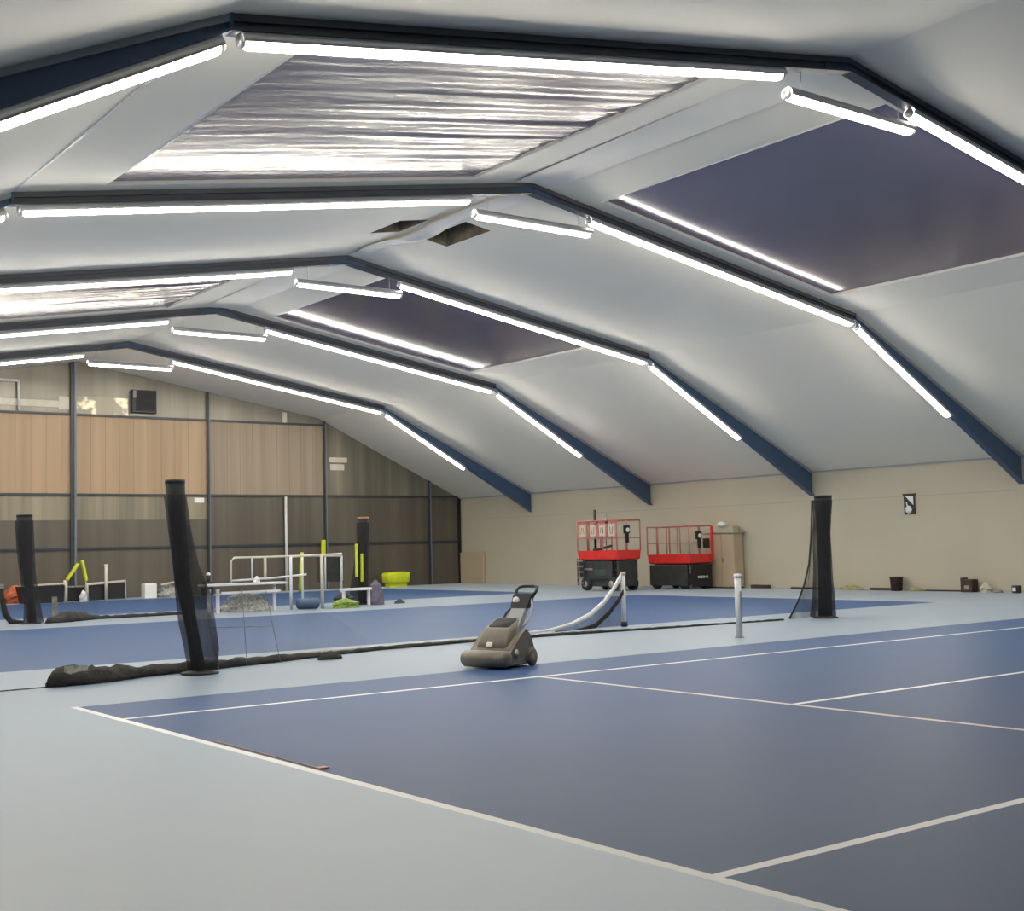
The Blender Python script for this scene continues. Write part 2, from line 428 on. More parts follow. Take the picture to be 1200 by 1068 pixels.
# open hatch at the ridge: two torn openings, insulation behind, sagging ridge strip
t = thing('ceiling_hatch', 'torn open patch of liner at the ridge showing brown insulation', 'hatch', (XR, 10.0, ZR), kind='structure')
for hx0, hx1, hy0, hy1 in HATCH:
    b = MB(); zz = max(zl(hx0), zl(hx1)) + .35
    q = [(hx0, hy0), (hx1, hy0), (hx1, hy1), (hx0, hy1)]
    vs = [(x - XR, y - 10, zl(x) - ZR) for x, y in q] + [(x - XR, y - 10, zz - ZR) for x, y in q]
    b.faces(vs, [(0, 1, 5, 4), (1, 2, 6, 5), (2, 3, 7, 6), (3, 0, 4, 7), (4, 5, 6, 7)], hole); b.build('recess', t)
b = MB(); rg = []
for k in range(25):
    y = 6.4 + k * (13.3 - 6.4) / 24; s = math.sin(math.pi * k / 24); sag = .10 * s + .03 * math.sin(k * .9)
    x0 = 11.36 + .12 * math.sin(k * .55); w = .42 + .1 * s
    rg.append([Vector((x0 - XR, y - 10, zl(x0) - .02 - sag * .7 - ZR)), Vector((x0 + w * .5 - XR, y - 10, zl(x0 + w * .5) - .05 - sag - ZR)), Vector((x0 + w - XR, y - 10, zl(x0 + w) - .02 - sag * .4 - ZR))])
b.loft(rg, linerR, close=False); b.build('hanging_ridge_strip', t)
# ridge folds of the liner in the skylight bays
for fi, word in ((2, 'near'), (4, 'far')):
    b = MB(); rg = []
    for k in range(21):
        y = FY[fi] + .3 + k * (FY[fi + 1] - FY[fi] - .6) / 20; s = math.sin(math.pi * k / 20)
        rg.append([Vector((10.62 + .25 * (k / 20), y, zl(10.75) - .015)), Vector((11.05 + .12 * s, y, zl(11.1) - .05 - .05 * s)), Vector((11.5, y, zl(11.5) - .09 - .06 * s)), Vector((11.95 - .1 * s, y, zl(11.95) - .03 - .03 * s))])
    b.loft(rg, linerR, close=False)
    tag(b.build('ridge_strip'), 'loose white fabric strip along the ridge between the %s skylights' % word, 'fabric strip', kind='structure')

# ------------------------------------------------------------------ steel portal frames and their linear lights
ZBR, ZBK, ZBW = 8.99, 7.24, 3.15                             # underside at ridge, knee, wall
def zb(x):
    d = abs(x - XR)
    return ZBR - (ZBR - ZBK) * d / KN if d <= KN else ZBK - (ZBK - ZBW) * (d - KN) / (17.95 - KN)
ordw = ['', '', 'nearest visible', 'second', 'third', 'fourth', 'last']
for fi, y in enumerate(FY):
    lab = 'dark blue steel portal frame, %s along the hall' % ordw[fi] if fi > 1 else 'dark blue steel portal frame %s' % ['well behind the camera', 'just behind the camera view'][fi]
    t = thing('portal_frame', lab, 'roof frame', (XR, y, 0), kind='structure')
    for sg in (-1, 1):
        xk = XR + sg * KN; xw = XR + sg * 17.93
        def fl(x): return x - XR
        # rafter: web, bottom flange
        b = MB()
        b.prism([(0, ZBR), (fl(xk), ZBK), (fl(xk), ZK + .03), (0, ZR + .03)], -.015, .015, steel_shade)
        b.prism([(0, ZBR - .02), (fl(xk), ZBK - .02), (fl(xk), ZBK + .005), (0, ZBR + .005)], -.10, .10, steel_shade)
        b.build('rafter', t)
        b = MB()
        b.prism([(fl(xk), ZBK), (fl(xw), ZBW), (fl(xw), ZE + .0), (fl(xk), ZK + .03)], -.015, .015, steel)
        b.prism([(fl(xk), ZBK - .02), (fl(xw), ZBW - .02), (fl(xw), ZBW + .005), (fl(xk), ZBK + .005)], -.10, .10, steel)
        b.box((fl(xk), 0, (ZBK + ZK) / 2), (.03, .18, ZK - ZBK), steel)                 # stiffener at the knee
        b.build('haunch', t)
        b = MB()
        b.prism([(0, ZR - .085), (fl(xk), ZK - .085), (fl(xk), ZK), (0, ZR)], -.07, .07, sealD)
        b.prism([(fl(xk), ZK - .085), (fl(xw), ZE - .07), (fl(xw), ZE), (fl(xk), ZK)], -.07, .07, seal)
        b.build('sealing_welt', t)
    b = MB(); b.prism([(-.55, ZBR - .07), (0, ZBR + .03), (.55, ZBR - .07), (.55, ZR - .12), (0, ZR), (-.55, ZR - .12)], -.03, .03, steel); b.build('ridge_plate', t)

def linear_light(p0, p1, label, hang=True):
    p0, p1 = Vector(p0), Vector(p1); mid = (p0 + p1) / 2; d = (p1 - p0).normalized()
    t = thing('linear_light', label, 'ceiling light', mid, 0, 'linear lights along the roof frames')
    e = d * .06
    b = MB(); b.tube([p0 + e - mid, p0 + e * 1.6 - mid, p1 - e * 1.6 - mid, p1 - e - mid], [.088, .100, .100, .088], tube, 16); b.build('diffuser', t)
    up = Vector((0, 0, .075))
    sd = Vector((0, 1, 0)); upn = sd.cross(d); upn = upn if upn.z > 0 else -upn
    prof = [(sd * math.cos(a) + upn * math.sin(a)) * q for q, rng in ((.103, range(-19, 200, 18)), (.110, range(199, -20, -18))) for a in map(math.radians, rng)]  # half-shell added round the tube to keep its light off the liner
    b = MB(); b.loft([[p0 - mid + q for q in prof], [p1 - mid + q for q in prof]], alu, smooth=False); b.bar(p0 + up * 1.25 - mid, p1 + up * 1.25 - mid, .09, .03, alu); b.build('housing', t)
    for q, s in ((p0, 1), (p1, -1)):
        b = MB(); b.tube([q - d * s * .015 - mid, q + d * s * .06 - mid], .08, alu, 10); b.build('end_cap', t)
    if hang:
        nb = max(2, int((p1 - p0).length / 2))
        for k in range(nb):
            q = p0 + (p1 - p0) * ((k + .5) / nb)
            b = MB(); b.box(q + Vector((0, 0, .085)) - mid, (.12, .05, .05), dark); b.build('bracket', t)
    return t
OFF = -.105
for fi, y in enumerate(FY):
    w = ordw[fi] if fi > 1 else ['rearmost', 'unseen']
    w = ['frame well behind the camera', 'frame just behind the view', 'nearest visible frame', 'second frame', 'third frame', 'fourth frame', 'last frame before the gable'][fi]
    yy = y - .02
    if fi < 2: continue
    for sg, sd in ((-1, 'left'), (1, 'right')):
        x0, x1 = XR + sg * 1.57, XR + sg * (KN - .12)
        linear_light((x0, yy, zb(x0) + OFF), (x1, yy, zb(x1) + OFF), 'long lit tube under the shallow %s slope of the %s' % (sd, w))
        x0, x1 = XR + sg * (KN + .10), XR + sg * 14.45
        linear_light((x0, yy, zb(x0) + OFF - .01), (x1, yy, zb(x1) + OFF - .01), 'lit tube down the steep %s slope of the %s' % (sd, w))
    t = linear_light((10.03, yy, 8.34), (13.11, yy, 8.34), 'short level lit tube hung below the ridge of the %s' % w, hang=False)
    for dx in (-1.2, 1.2):
        b = MB(); b.tube([(dx, 0, .08), (dx, 0, zb(XR + dx) - 8.34)], .006, alu, 5); b.build('hanger_wire', t)

# ------------------------------------------------------------------ divider nets on tall posts
RV = Vector((.80, -.60, 0))                                  # sideways lean direction of the bunched nets
def net_post(loc, label, lean, hgt, prof_core, prof_net, cap=None, nseg=18):
    """prof: (z, offset along RV, half width along RV, half depth)"""
    t = thing('divider_net_post', label, 'net post', loc, 0, 'tall posts with bunched divider nets')
    rr = random.Random(int(loc[0] * 100))
    def ring(z, off, a, d, wob):
        out = []
        side = Vector((RV.y, -RV.x, 0))
        for k in range(nseg):
            an = 2 * math.pi * k / nseg
            q = 1 + wob * math.sin(5 * an + z * 2) + wob * .6 * math.sin(9 * an - z * 3)
            out.append(RV * (off + a * q * math.cos(an)) + side * (d * q * math.sin(an)) + Vector((0, 0, z)))
        return out
    b = MB(); b.loft([ring(*p, .02) for p in prof_core], blk); b.build('post', t)
    b = MB(); b.loft([ring(*p, .09) for p in prof_net], netm, cap=False); b.build('bunched_net', t)
    b = MB(); b.lathe([(.02, 0), (.26, 0), (.27, .025), (.10, .05), (.06, .09)], dark, n=24); b.build('base_plate', t)
    zt, ot, at_, dt = prof_core[-1]
    b = MB(); b.loft([ring(zt, ot, at_ * 1.04, dt * 1.04, 0), ring(zt + .05, ot, at_ * 1.04, dt * 1.04, 0)], cap or dark); b.build('top_cap', t)
    return t
n1 = net_post((2.58, 2.55, 0), 'leaning black net post nearest the camera, beside dark heap', .3, 2.7,
    [(0, 0, .10, .09), (.6, -.10, .085, .08), (1.3, -.23, .11, .10), (2.0, -.30, .13, .12), (2.66, -.33, .137, .13)],
    [(.05, .05, .20, .14), (.35, .03, .24, .17), (.7, -.04, .255, .17), (1.1, -.10, .245, .16), (1.5, -.19, .18, .15), (2.0, -.27, .155, .14), (2.5, -.325, .145, .135)])
def curtain(parent, pts_top, loc, m, name, y0=0., sag=0., thick=False):
    """net sheet hanging between a top edge and the floor"""
    b = MB(); rows = []
    for (x, y, z, ybot, zb0, xb) in pts_top:
        rows.append([Vector((x + (xb - x) * k / 8, y + (ybot - y) * k / 8 + .03 * math.sin(x * 7 + k), z + (zb0 - z) * (k / 8))) for k in range(9)])
    b.loft(rows, m, close=False)
    return b.build(name, parent)
curtain(n1, [(.05, 0, 1.3, .12, .02, .12), (.5, .1, 1.22, .25, .02, .6), (1.0, .22, 1.12, .4, .02, 1.15), (1.7, .4, .95, .6, .02, 1.8), (2.6, .7, .6, .85, .02, 2.7), (3.2, .85, .25, .95, .02, 3.3)], None, netthin, 'loose_net_sheet')
b = MB()
for pts in ([(.1, .05, 1.2), (.22, .15, .6), (.36, .15, .02)], [(.72, .15, 1.15), (.86, .3, .02)], [(1.15, .25, 1.1), (1.32, .35, .5), (1.5, .5, .02)], [(.2, .1, .62), (.8, .22, .60), (1.28, .3, .58)]):
    b.tube(pts, .005, netgrey, 5)
b.build('net_cord', n1)
n2 = net_post((17.05, 3.36, 0), 'black net post by the right wall with net flaring to the left', 0, 2.6,
    [(0, 0, .15, .12), (.8, .02, .14, .12), (1.8, .03, .14, .12), (2.2, .04, .16, .13), (2.55, .05, .185, .14)],
    [(.03, -.06, .27, .16), (.5, -.03, .23, .15), (1.1, -.01, .19, .15), (1.8, 0, .18, .15), (2.5, .04, .19, .15)])
curtain(n2, [(-.12, .1, 2.5, .12, .03, -.14), (-.20, .1, 2.1, .12, .03, -.22), (-.26, .1, 1.7, .12, .03, -.30), (-.34, .1, 1.15, .15, .03, -.40), (-.52, .1, .72, .15, .02, -.56), (-.72, .1, .4, .15, .02, -.75), (-1.0, .12, .06, .15, .01, -1.0)], None, netfl, 'loose_net_sheet')
b = MB(); b.tube([(-.16, .1, 2.5), (-.24, .1, 1.7), (-.34, .1, 1.15), (-.52, .1, .72), (-.72, .1, .4), (-1.0, .12, .04)], .02, blk, 6); b.build('net_cord', n2)
n3 = net_post((5.0, 18.5, 0), 'black net post far left, in front of the gable wall', 0, 2.7,
    [(0, .05, .12, .1), (.7, 0, .10, .09), (1.5, -.10, .15, .12), (2.2, -.14, .20, .13), (2.7, -.15, .20, .13)],
    [(.03, .1, .25, .15), (.5, .05, .20, .15), (1.2, -.07, .20, .15), (2.0, -.13, .22, .15), (2.6, -.15, .215, .15)])
n4 = net_post((15.2, 19.45, 0), 'black net post with orange cap and neon strip, before dark gable', 0, 2.6,
    [(0, .05, .12, .1), (.8, .02, .14, .1), (1.7, .06, .15, .12), (2.62, .10, .17, .13)],
    [(.03, -.05, .33, .15), (.6, -.05, .27, .15), (1.3, .02, .2, .15), (1.9, .07, .18, .15), (2.5, .1, .18, .15)], cap=orangecap)
b = MB()
side = Vector((RV.y, -RV.x, 0))
for dx, z0, z1 in ((-.10, .85, 1.85), (.06, .7, 1.55)):
    q = RV * dx + side * .22
    b.bar(q + Vector((0, 0, z0)), q + Vector((0, 0, z1)) , .12, .03, neon)
b.build('neon_strip', n4)

# heaps of fallen divider net on the floor
def heap(name, label, pts, m, patch=False):
    b = MB(); rings = []; rr = random.Random(len(label))
    P = []
    for i in range(len(pts) - 1):
        a, c = pts[i], pts[i + 1]; N = max(2, int(math.dist(a[:2], c[:2]) / .12))
        for k in range(N): P.append([a[j] + (c[j] - a[j]) * k / N for j in range(4)])
    P.append(list(pts[-1]))
    for i, (x, y, w, h) in enumerate(P):
        d = Vector((P[min(i + 1, len(P) - 1)][0] - P[max(0, i - 1)][0], P[min(i + 1, len(P) - 1)][1] - P[max(0, i - 1)][1], 0)).normalized()
        s = Vector((-d.y, d.x, 0)); ring = []
        for k in range(9):
            an = math.pi * k / 8; q = 1 + .28 * rr.uniform(-1, 1)
            ring.append(Vector((x, y, .003)) + s * (w * math.cos(an) * (1 + .2 * rr.uniform(-1, 1))) + Vector((0, 0, max(0, h * math.sin(an) * q))))
        rings.append(ring)
    b.loft(rings, m)
    return tag(b.build(name), label, 'fallen net')
h1 = heap('fallen_net', 'long dark heap of fallen divider net behind the near court', [(.45, 2.42, .06, .10), (.6, 2.46, .16, .23), (1.1, 2.55, .17, .20), (1.9, 2.85, .14, .13), (2.6, 3.02, .13, .12), (3.3, 3.18, .11, .11), (4.2, 3.38, .09, .09), (5.2, 3.7, .05, .055), (6.4, 4.0, .04, .055), (8.5, 4.12, .035, .05), (10.5, 4.05, .03, .045), (12.5, 3.85, .025, .035), (14.5, 3.68, .02, .03), (15.95, 3.56, .02, .03)], netdark)
b = MB(); b.faces([(.62, 2.36, .10), (.95, 2.40, .10), (1.0, 2.5, .235), (.68, 2.47, .25), (.62, 2.355, .09), (.95, 2.395, .09)], [(0, 1, 2, 3)], netgrey); b.build('grey_fabric_patch', h1)
heap('fallen_net', 'dark lump of net knotted on the floor right of leaning post', [(4.75, 3.12, .03, .04), (4.95, 3.08, .08, .12), (5.15, 3.12, .03, .05)], netdark)
heap('fallen_net', 'far dark heap of net at foot of far left post', [(5.3, 18.2, .05, .06), (5.5, 18.3, .2, .16), (5.9, 18.55, .28, .22), (6.3, 18.85, .25, .22), (6.9, 19.0, .06, .08), (9.3, 19.05, .05, .07)], netdark)
b = MB(); b.tube([(-6, 2.36, .006), (-2, 2.33, .006), (.5, 2.42, .006)], .008, dark, 5)
tag(b.build('cord'), 'thin dark cord lying on the grey floor left of the heap', 'cord')
t = thing('net_sleeve', 'narrow dark sleeve hanging left of the far left net post', 'net', (4.36, 18.95, 0))
b = MB(); b.tube([(.05, 0, .9), (.08, 0, .6), (.16, 0, .25), (.3, 0, .05), (.6, -.1, .03)], [.05, .07, .08, .08, .04], netdark, 8); b.build('sleeve', t)
b = MB(); b.box((.05, 0, .95), (.13, .05, .12), steelbr); b.build('collar', t)
t = thing('net_sheet', 'thin grey net draped on the floor beside the far left post', 'net', (6.1, 19.3, 0))
b = MB(); rows = [[Vector((k * .17 - .6, .04 * math.sin(k), z)) for z in (.02, .25, .5, .7)] for k in range(10)]; b.loft(rows, netthin, close=False); b.build('mesh', t)
b = MB(); b.box((-.25, -.03, .38), (.14, .012, .5), netgrey); b.build('fabric_label', t)

# tennis net posts
t = thing('tennis_net_post', 'white net post standing alone by the near court', 'net post', (11.9, 1.08, 0), 0, 'white tennis net posts')
b = MB(); b.tube([(0, 0, 0), (0, 0, 1.05)], .055, whitetube, 16); b.build('tube', t)
b = MB(); b.lathe([(.066, 0), (.07, .03), (.06, .06), (.0, .065)], white, (0, 0, 1.04), 16); b.build('cap', t)
b = MB(); b.box((0, -.05, .55), (.03, .03, .5), alu); b.build('rope_track', t)
b = MB(); b.lathe([(.085, 0), (.085, .012), (.056, .014)], steelbr, n=18); b.build('floor_sleeve', t)
t2 = thing('tennis_net_post', 'white net post holding the drooping tennis net', 'net post', (12.75, 4.95, 0), 0, 'white tennis net posts')
b = MB(); b.tube([(0, 0, .04), (0, 0, 1.06)], .05, whitetube, 16); b.build('tube', t2)
b = MB(); b.lathe([(.06, 0), (.062, .05), (.05, .07)], cream, (0, 0, 1.03), 16); b.build('cap', t2)
b = MB(); b.lathe([(.07, 0), (.07, .09), (.05, .1)], dark, n=16); b.build('floor_sleeve', t2)
t = thing('tennis_net', 'tennis net sagging from its post to the floor', 'tennis net', (12.75, 4.95, 0))
prof = [(-.06, 0, 1.06, 0), (-.30, -.03, .80, 0), (-.6, -.06, .55, 0), (-1.0, -.1, .33, 0), (-1.5, -.14, .17, 0), (-2.1, -.2, .08, 0), (-2.9, -.3, .06, 0), (-3.7, -.45, .055, 0), (-5.5, -.66, .05, 0), (-8, -.72, .05, 0)]
b = MB(); b.loft([[Vector((x, y - .02, z - .11 * min(1, z / .5 + .25))), Vector((x, y - .02, z)), Vector((x, y + .02, z)), Vector((x, y + .02, z - .11 * min(1, z / .5 + .25)))] for x, y, z, _ in prof], white); b.build('headband', t)
b = MB(); rows = []
for x, y, z, _ in prof[:7]:
    zb_ = .012; zt_ = max(z - .08, .02); rows.append([Vector((x + .04 + .12 * q, y, zt_ + (zb_ - zt_) * q)) for q in (0, .25, .5, .75, 1)])
b.loft(rows, netmid, close=False); b.build('mesh', t)
b = MB(); b.loft([[Vector((x + .12, y - .03, max(.015, z - .26 - .05))), Vector((x + .12, y - .03, max(.03, z - .22))), Vector((x + .12, y + .0, max(.03, z - .22))), Vector((x + .12, y, max(.015, z - .31)))] for x, y, z, _ in prof[:6]], netdark); b.build('doubled_edge', t)

# ------------------------------------------------------------------ walk-behind vacuum
t = thing('wide_area_vacuum', 'taupe walk-behind floor vacuum with upright black handle on the court', 'floor vacuum', (5.84, .06, 0), math.radians(-70))
def rrect(cx, cy, z, hx, hy, r=.05, n=4):
    out = []
    for qx, qy, a0 in ((1, 1, 0), (-1, 1, 90), (-1, -1, 180), (1, -1, 270)):
        for k in range(n + 1):
            a = math.radians(a0 + 90 * k / n)
            out.append(Vector((cx + qx * (hx - r) + r * math.cos(a), cy + qy * (hy - r) + r * math.sin(a), z)))
    return out
b = MB()   # base body (front is -y)
b.loft([rrect(0, .18, .03, .30, .34, .10), rrect(0, .18, .06, .325, .36, .11), rrect(0, .2, .20, .325, .36, .11), rrect(0, .24, .30, .30, .31, .11), rrect(0, .32, .42, .24, .22, .09), rrect(0, .36, .46, .17, .16, .07)], vacm); b.build('body', t)
b = MB()   # long rounded front roller housing
prof = [(-.37, .06), (-.36, .10), (-.33, .125), (0, .13), (.33, .125), (.36, .10), (.37, .06)]
b.loft([[Vector((x, -.21 + r * 1.05 * math.cos(a), .135 + r * math.sin(a) * .92)) for a in [2 * math.pi * k / 16 for k in range(16)]] for x, r in prof], vacm); b.build('roller_housing', t)
b = MB()   # sloped hood with open black throat
hd = [rrect(0, -.02, .20, .27, .10, .05), rrect(0, .06, .36, .245, .12, .05), rrect(0, .17, .52, .215, .14, .05), [Vector((p.x, p.y, .60 + (p.y - .24) * .42)) for p in rrect(0, .24, .60, .20, .15, .05)]]
b.loft(hd, vacm); b.build('hood', t)
b = MB(); b.loft([[Vector((p.x, p.y, z + (p.y - .24) * .42)) for p in rrect(0, .235, 0, .172, .125, .04)] for z in (.596, .606)], blk); b.build('hood_opening', t)
b = MB(); b.box((-.02, -.085, .32), (.10, .02, .07), white, Matrix.Rotation(-.45, 3, 'X'), .008); b.build('badge', t)
for s in (-1, 1):
    b = MB(); b.loft([[Vector((s * (.27 + dx), y, z)) for y, z in ((-.16, .05), (.50, .05), (.52, .2), (.42, .42), (.30, .52), (.16, .44), (-.05, .27), (-.17, .18))] for dx in (0, .045, .075)], vacm, smooth=False); b.build('side_cheek', t)
    b = MB(); b.lathe([(.0, -.03), (.10, -.03), (.125, -.015), (.125, .02), (.10, .03), (.0, .03)], vacd, (s * .36, .40, .125), 20, 'X'); b.build('wheel', t)
    b = MB(); b.lathe([(.0, 0), (.05, 0), (.06, .012), (.0, .02)], steelbr, (s * .345, .02, .2), 14, 'X'); b.build('side_cap', t)
b = MB()   # grey handle column leaning back
q = Matrix.Rotation(-.20, 3, 'X')
b.loft([[Vector((sx * w, y + sy * .05, z)) for sx, sy in ((-1, -1), (1, -1), (1, 1), (-1, 1))] for w, y, z in ((.13, .40, .40), (.13, .52, .57), (.115, .68, .76), (.11, .71, .80))], vacg, smooth=False); b.build('handle_column', t)
b = MB(); b.loft([[Vector((sx * w, y + sy * .055, z)) for sx, sy in ((-1, -1), (1, -1), (1, 1), (-1, 1))] for w, y, z in ((.13, .70, .78), (.145, .75, .86), (.15, .81, .96), (.135, .83, .99))], dark, smooth=False); cp = b.build('control_head', t)
b = MB(); b.lathe([(.0, 0), (.055, 0), (.055, -.015), (.0, -.02)], white, (-.07, .715, .89), 20, 'Y'); gd = b.build('gauge', cp)
b = MB(); b.bar((-.07, .692, .87), (-.055, .694, .915), .008, .004, dark); b.build('needle', cp)
b = MB(); b.tube([(-.145, .82, .95), (-.165, .88, 1.03), (-.15, .94, 1.075), (-.08, .97, 1.085), (.08, .97, 1.085), (.15, .95, 1.075), (.165, .89, 1.02), (.145, .825, .95)], .022, dark, 10); b.build('grip_bar', t)
b = MB(); b.tube([(.13, .79, .93), (.17, .76, .80), (.16, .66, .62), (.10, .48, .45)], .016, whitetube, 8); b.build('power_cable', t)
b = MB(); b.tube([(-.12, .70, .80), (-.18, .62, .72), (-.20, .54, .62)], .018, dark, 8); b.build('hose', t)

# ------------------------------------------------------------------ two red scissor lifts
def scissor_lift(loc, label, zt, zr, posts, signs, green, wcol, railm):
    """long side along y, built about its floor centre"""
    t = thing('scissor_lift', label, 'scissor lift', loc, 0, 'red scissor lifts by the beige wall')
    W, Ln = 1.12, 2.12; hx, hy = W / 2, Ln / 2
    b = MB(); b.box((0, 0, .34), (W * .8, Ln * .92, .36), darkmach, None, .03); b.box((-hx * .82, .15, .52), (.1, 1.1, .3), darkmach, None, .02); b.box((hx * .82, .15, .52), (.1, 1.1, .3), darkmach, None, .02); b.build('chassis', t)
    for sx in (-1, 1):
        for sy in (-1, 1):
            b = MB(); b.lathe([(.0, -.09), (.15, -.09), (.235, -.075), (.25, -.04), (.25, .04), (.235, .075), (.15, .09), (.0, .09)], blk, (sx * (hx - .09), sy * (hy - .36), .25), 22, 'X'); w = b.build('wheel', t)
            b = MB(); b.lathe([(.0, -.1), (.12, -.1), (.13, .1), (.0, .1)], wcol, (sx * (hx - .09), sy * (hy - .36), .25), 16, 'X'); b.build('wheel_hub', w)
    b = MB(); N = 5; z0 = .55; dz = (zt - .12 - z0) / N
    for k in range(N):
        for sx in (-1, 1):
            za, zc = z0 + dz * k + .03, z0 + dz * (k + 1) - .03
            if k % 2: za, zc = zc, za
            b.bar((sx * .38, -hy * .84, za), (sx * .38, hy * .84, zc), .05, .075, darkmach); b.bar((sx * .30, -hy * .84, zc), (sx * .30, hy * .84, za), .05, .075, darkmach)
        b.tube([(-.42, -hy * .84, z0 + dz * (k + .5)), (.42, -hy * .84, z0 + dz * (k + .5))], .03, steelbr, 8)
        b.tube([(-.42, hy * .84, z0 + dz * (k + .5)), (.42, hy * .84, z0 + dz * (k + .5))], .03, steelbr, 8)
    b.build('scissor_arms', t)
    b = MB(); b.box((-hx * .75, .1, zt - .22), (.06, 1.35, .2), green); b.build('side_panel', t)
    b = MB(); b.box((.12, -hy * .8, (zt + .3) / 2 + .1), (.7, .12, zt - .45), darkmach, None, .02); b.build('power_pack', t)
    # red platform tray, flared lip
    b = MB(); b.loft([rrect(0, 0, zt - .12, hx - .05, hy - .06, .04), rrect(0, 0, zt - .08, hx, hy, .05), rrect(0, 0, zt + .22, hx + .02, hy + .02, .05), rrect(0, 0, zt + .22, hx - .03, hy - .03, .04), rrect(0, 0, zt + .02, hx - .04, hy - .04, .04)], pinkred, smooth=False); b.build('platform', t)
    # guard rails
    b = MB(); zg = zt + .2
    for z in (zr, zg + (zr - zg) * .42):
        r = .024 if z == zr else .014
        P = [(-hx, -hy, z), (hx, -hy, z), (hx, hy, z), (-hx, hy, z), (-hx, -hy, z)]
        for a, c in zip(P, P[1:]): b.tube([a, c], r, railm, 8)
    for yq in posts:
        b.tube([(-hx, yq * hy, zg), (-hx, yq * hy, zr)], .022, railm, 8); b.tube([(hx, yq * hy, zg), (hx, yq * hy, zr)], .022, railm, 8)
    for xq in (-1, -.15, 1):
        b.tube([(xq * hx, -hy, zg), (xq * hx, -hy, zr)], .026, railm, 8); b.tube([(xq * hx, hy, zg), (xq * hx, hy, zr)], .026, railm, 8)
    b.build('guard_rail', t)
    if signs:
        b = MB(); zm = zg + (zr - zg) * .42      # perforated upper rail plates on the long side
        ed = [-1] + [-.52, -.05, .42] + [1]
        for sx in (-1,):
            for i in range(4):
                ya, yb_ = ed[i] * hy, ed[i + 1] * hy; x = sx * hx
                for (a0, a1, c0, c1) in ((ya, yb_, zr - .10, zr), (ya, ya + .06, zm, zr), (yb_ - .06, yb_, zm, zr), (ya, yb_, zm, zm + .04)):
                    b.box((x, (a0 + a1) / 2, (c0 + c1) / 2), (.02, abs(a1 - a0), c1 - c0), railm)
        b.build('rail_plate', t)
        b = MB(); rr = random.Random(2)
        for i in range(4):
            yc = (ed[i] + ed[i + 1]) / 2 * hy
            b.box((-hx - .005, yc, (zm + zr) / 2 - .03), (.008, .30, .40), cream)
            for k in range(2): b.box((-hx - .012, yc + .07 - .12 * k, (zm + zr) / 2 - .03), (.006, .022, .2 + .08 * rr.random()), darkmach, Matrix.Rotation(.3 * (k - .5) * (-1) ** i, 3, 'X'))
        b.build('sign_board', t)
    b = MB(); b.box((-hx * .2, -hy - .03, zr - .33), (.22, .12, .30), dark, None, .02); b.box((-hx * .2, -hy - .05, zr - .62), (.10, .08, .35), dark); c_ = b.build('control_box', t)
    b = MB(); b.lathe([(0, 0), (.08, 0), (.08, -.015), (0, -.02)], white, (-hx * .2, -hy - .095, zr - .35), 16, 'Y'); b.build('dial', c_)
    return t
l1 = scissor_lift((25.9, 20.05, 0), 'left red scissor lift with boards on its guard rail', 1.22, 2.50, (-1, -.3, .42, 1), True, greenmach, steelbr, fadedred)
b = MB(); b.tube([(-.1, .6, 1.4), (-.1, .6, 2.92)], .05, dark, 10); b.build('mast', l1)
b = MB(); b.tube([(.2, .35, 1.4), (.2, .35, 2.75)], .02, steelbr, 8); b.build('antenna', l1)
b = MB(); b.tube([(-.5, .25, 1.47), (-.45, -.1, 1.5), (-.45, -.5, 1.58), (-.45, -.65, 1.6)], .045, rust, 8); b.build('hose', l1)
b = MB()
for k in range(5): b.box((-.62, .86, .28 + .2 * k), (.06, .34, .05), steelbr)
b.bar((-.62, .70, .2), (-.62, .70, 1.15), .03, .04, darkmach); b.bar((-.62, 1.02, .2), (-.62, 1.02, 1.15), .03, .04, darkmach); b.build('ladder', l1)
b = MB(); b.box((-.50, .15, .74), (.08, 1.75, .62), darkmach, None, .02); b.box((.0, -.96, .74), (.95, .06, .66), darkmach, None, .02); b.box((-.545, .55, .78), (.03, .5, .07), steelbr); b.box((-.545, -.15, .66), (.03, .6, .2), greenmach); b.build('side_cover', l1)
l2 = scissor_lift((28.1, 18.7, 0), 'right red scissor lift with open guard rail next to beige cabinet', 1.02, 2.24, (-1, -.45, .05, .48, 1), False, darkmach, darkmach, fadedred)
b = MB(); rr = random.Random(5)
for k in range(9): b.box((-.18 + k * .056, -1.095, .43), (.03 if k else .045, .01, .05 + .05 * rr.random()), white)
b.build('white_lettering', l2)
b = MB(); b.box((.0, -1.075, .48), (1.04, .03, .80), dark, None, .02); b.box((-.585, .0, .5), (.03, 1.9, .74), darkmach, None, .02); b.build('skirt', l2)
b = MB(); b.box((.50, -1.15, 1.62), (.10, .06, 1.2), pinkred); b.build('gate_post', l2)
b = MB(); b.box((.24, -1.12, 1.62), (.22, .14, .34), dark, None, .02); b.build('battery_case', l2)

# beige cabinet with grey lid, dome lamp on top
t = thing('storage_cabinet', 'beige two-door cabinet with grey lid against the beige wall', 'cabinet', (29.14, 17.5, 0))
b = MB(); b.box((0, 0, 1.0), (.46, 1.42, 1.92), cab, None, .01); b.build('body', t)
for s, wd in ((1, .80), (-1, .58)):
    b = MB(); yc = -.71 + .58 + .01 + .40 if s > 0 else -.71 + .29
    b.box((-.238, yc, 1.0), (.02, wd - .02, 1.84), cab, None, .006); d = b.build('door', t)
    b = MB(); b.box((-.255, -.16 if s > 0 else -.10 - .09, 1.0), (.02, .02, .14), steelbr); b.build('handle', d)
b = MB(); b.box((-.03, .0, 1.99), (.56, 1.62, .06), cabtop, None, .01); b.box((.06, .05, 2.1), (.30, 1.2, .18), wallm); b.build('lid', t)
b = MB(); b.box((.02, 0, .02), (.40, 1.38, .04), dark); b.build('plinth', t)
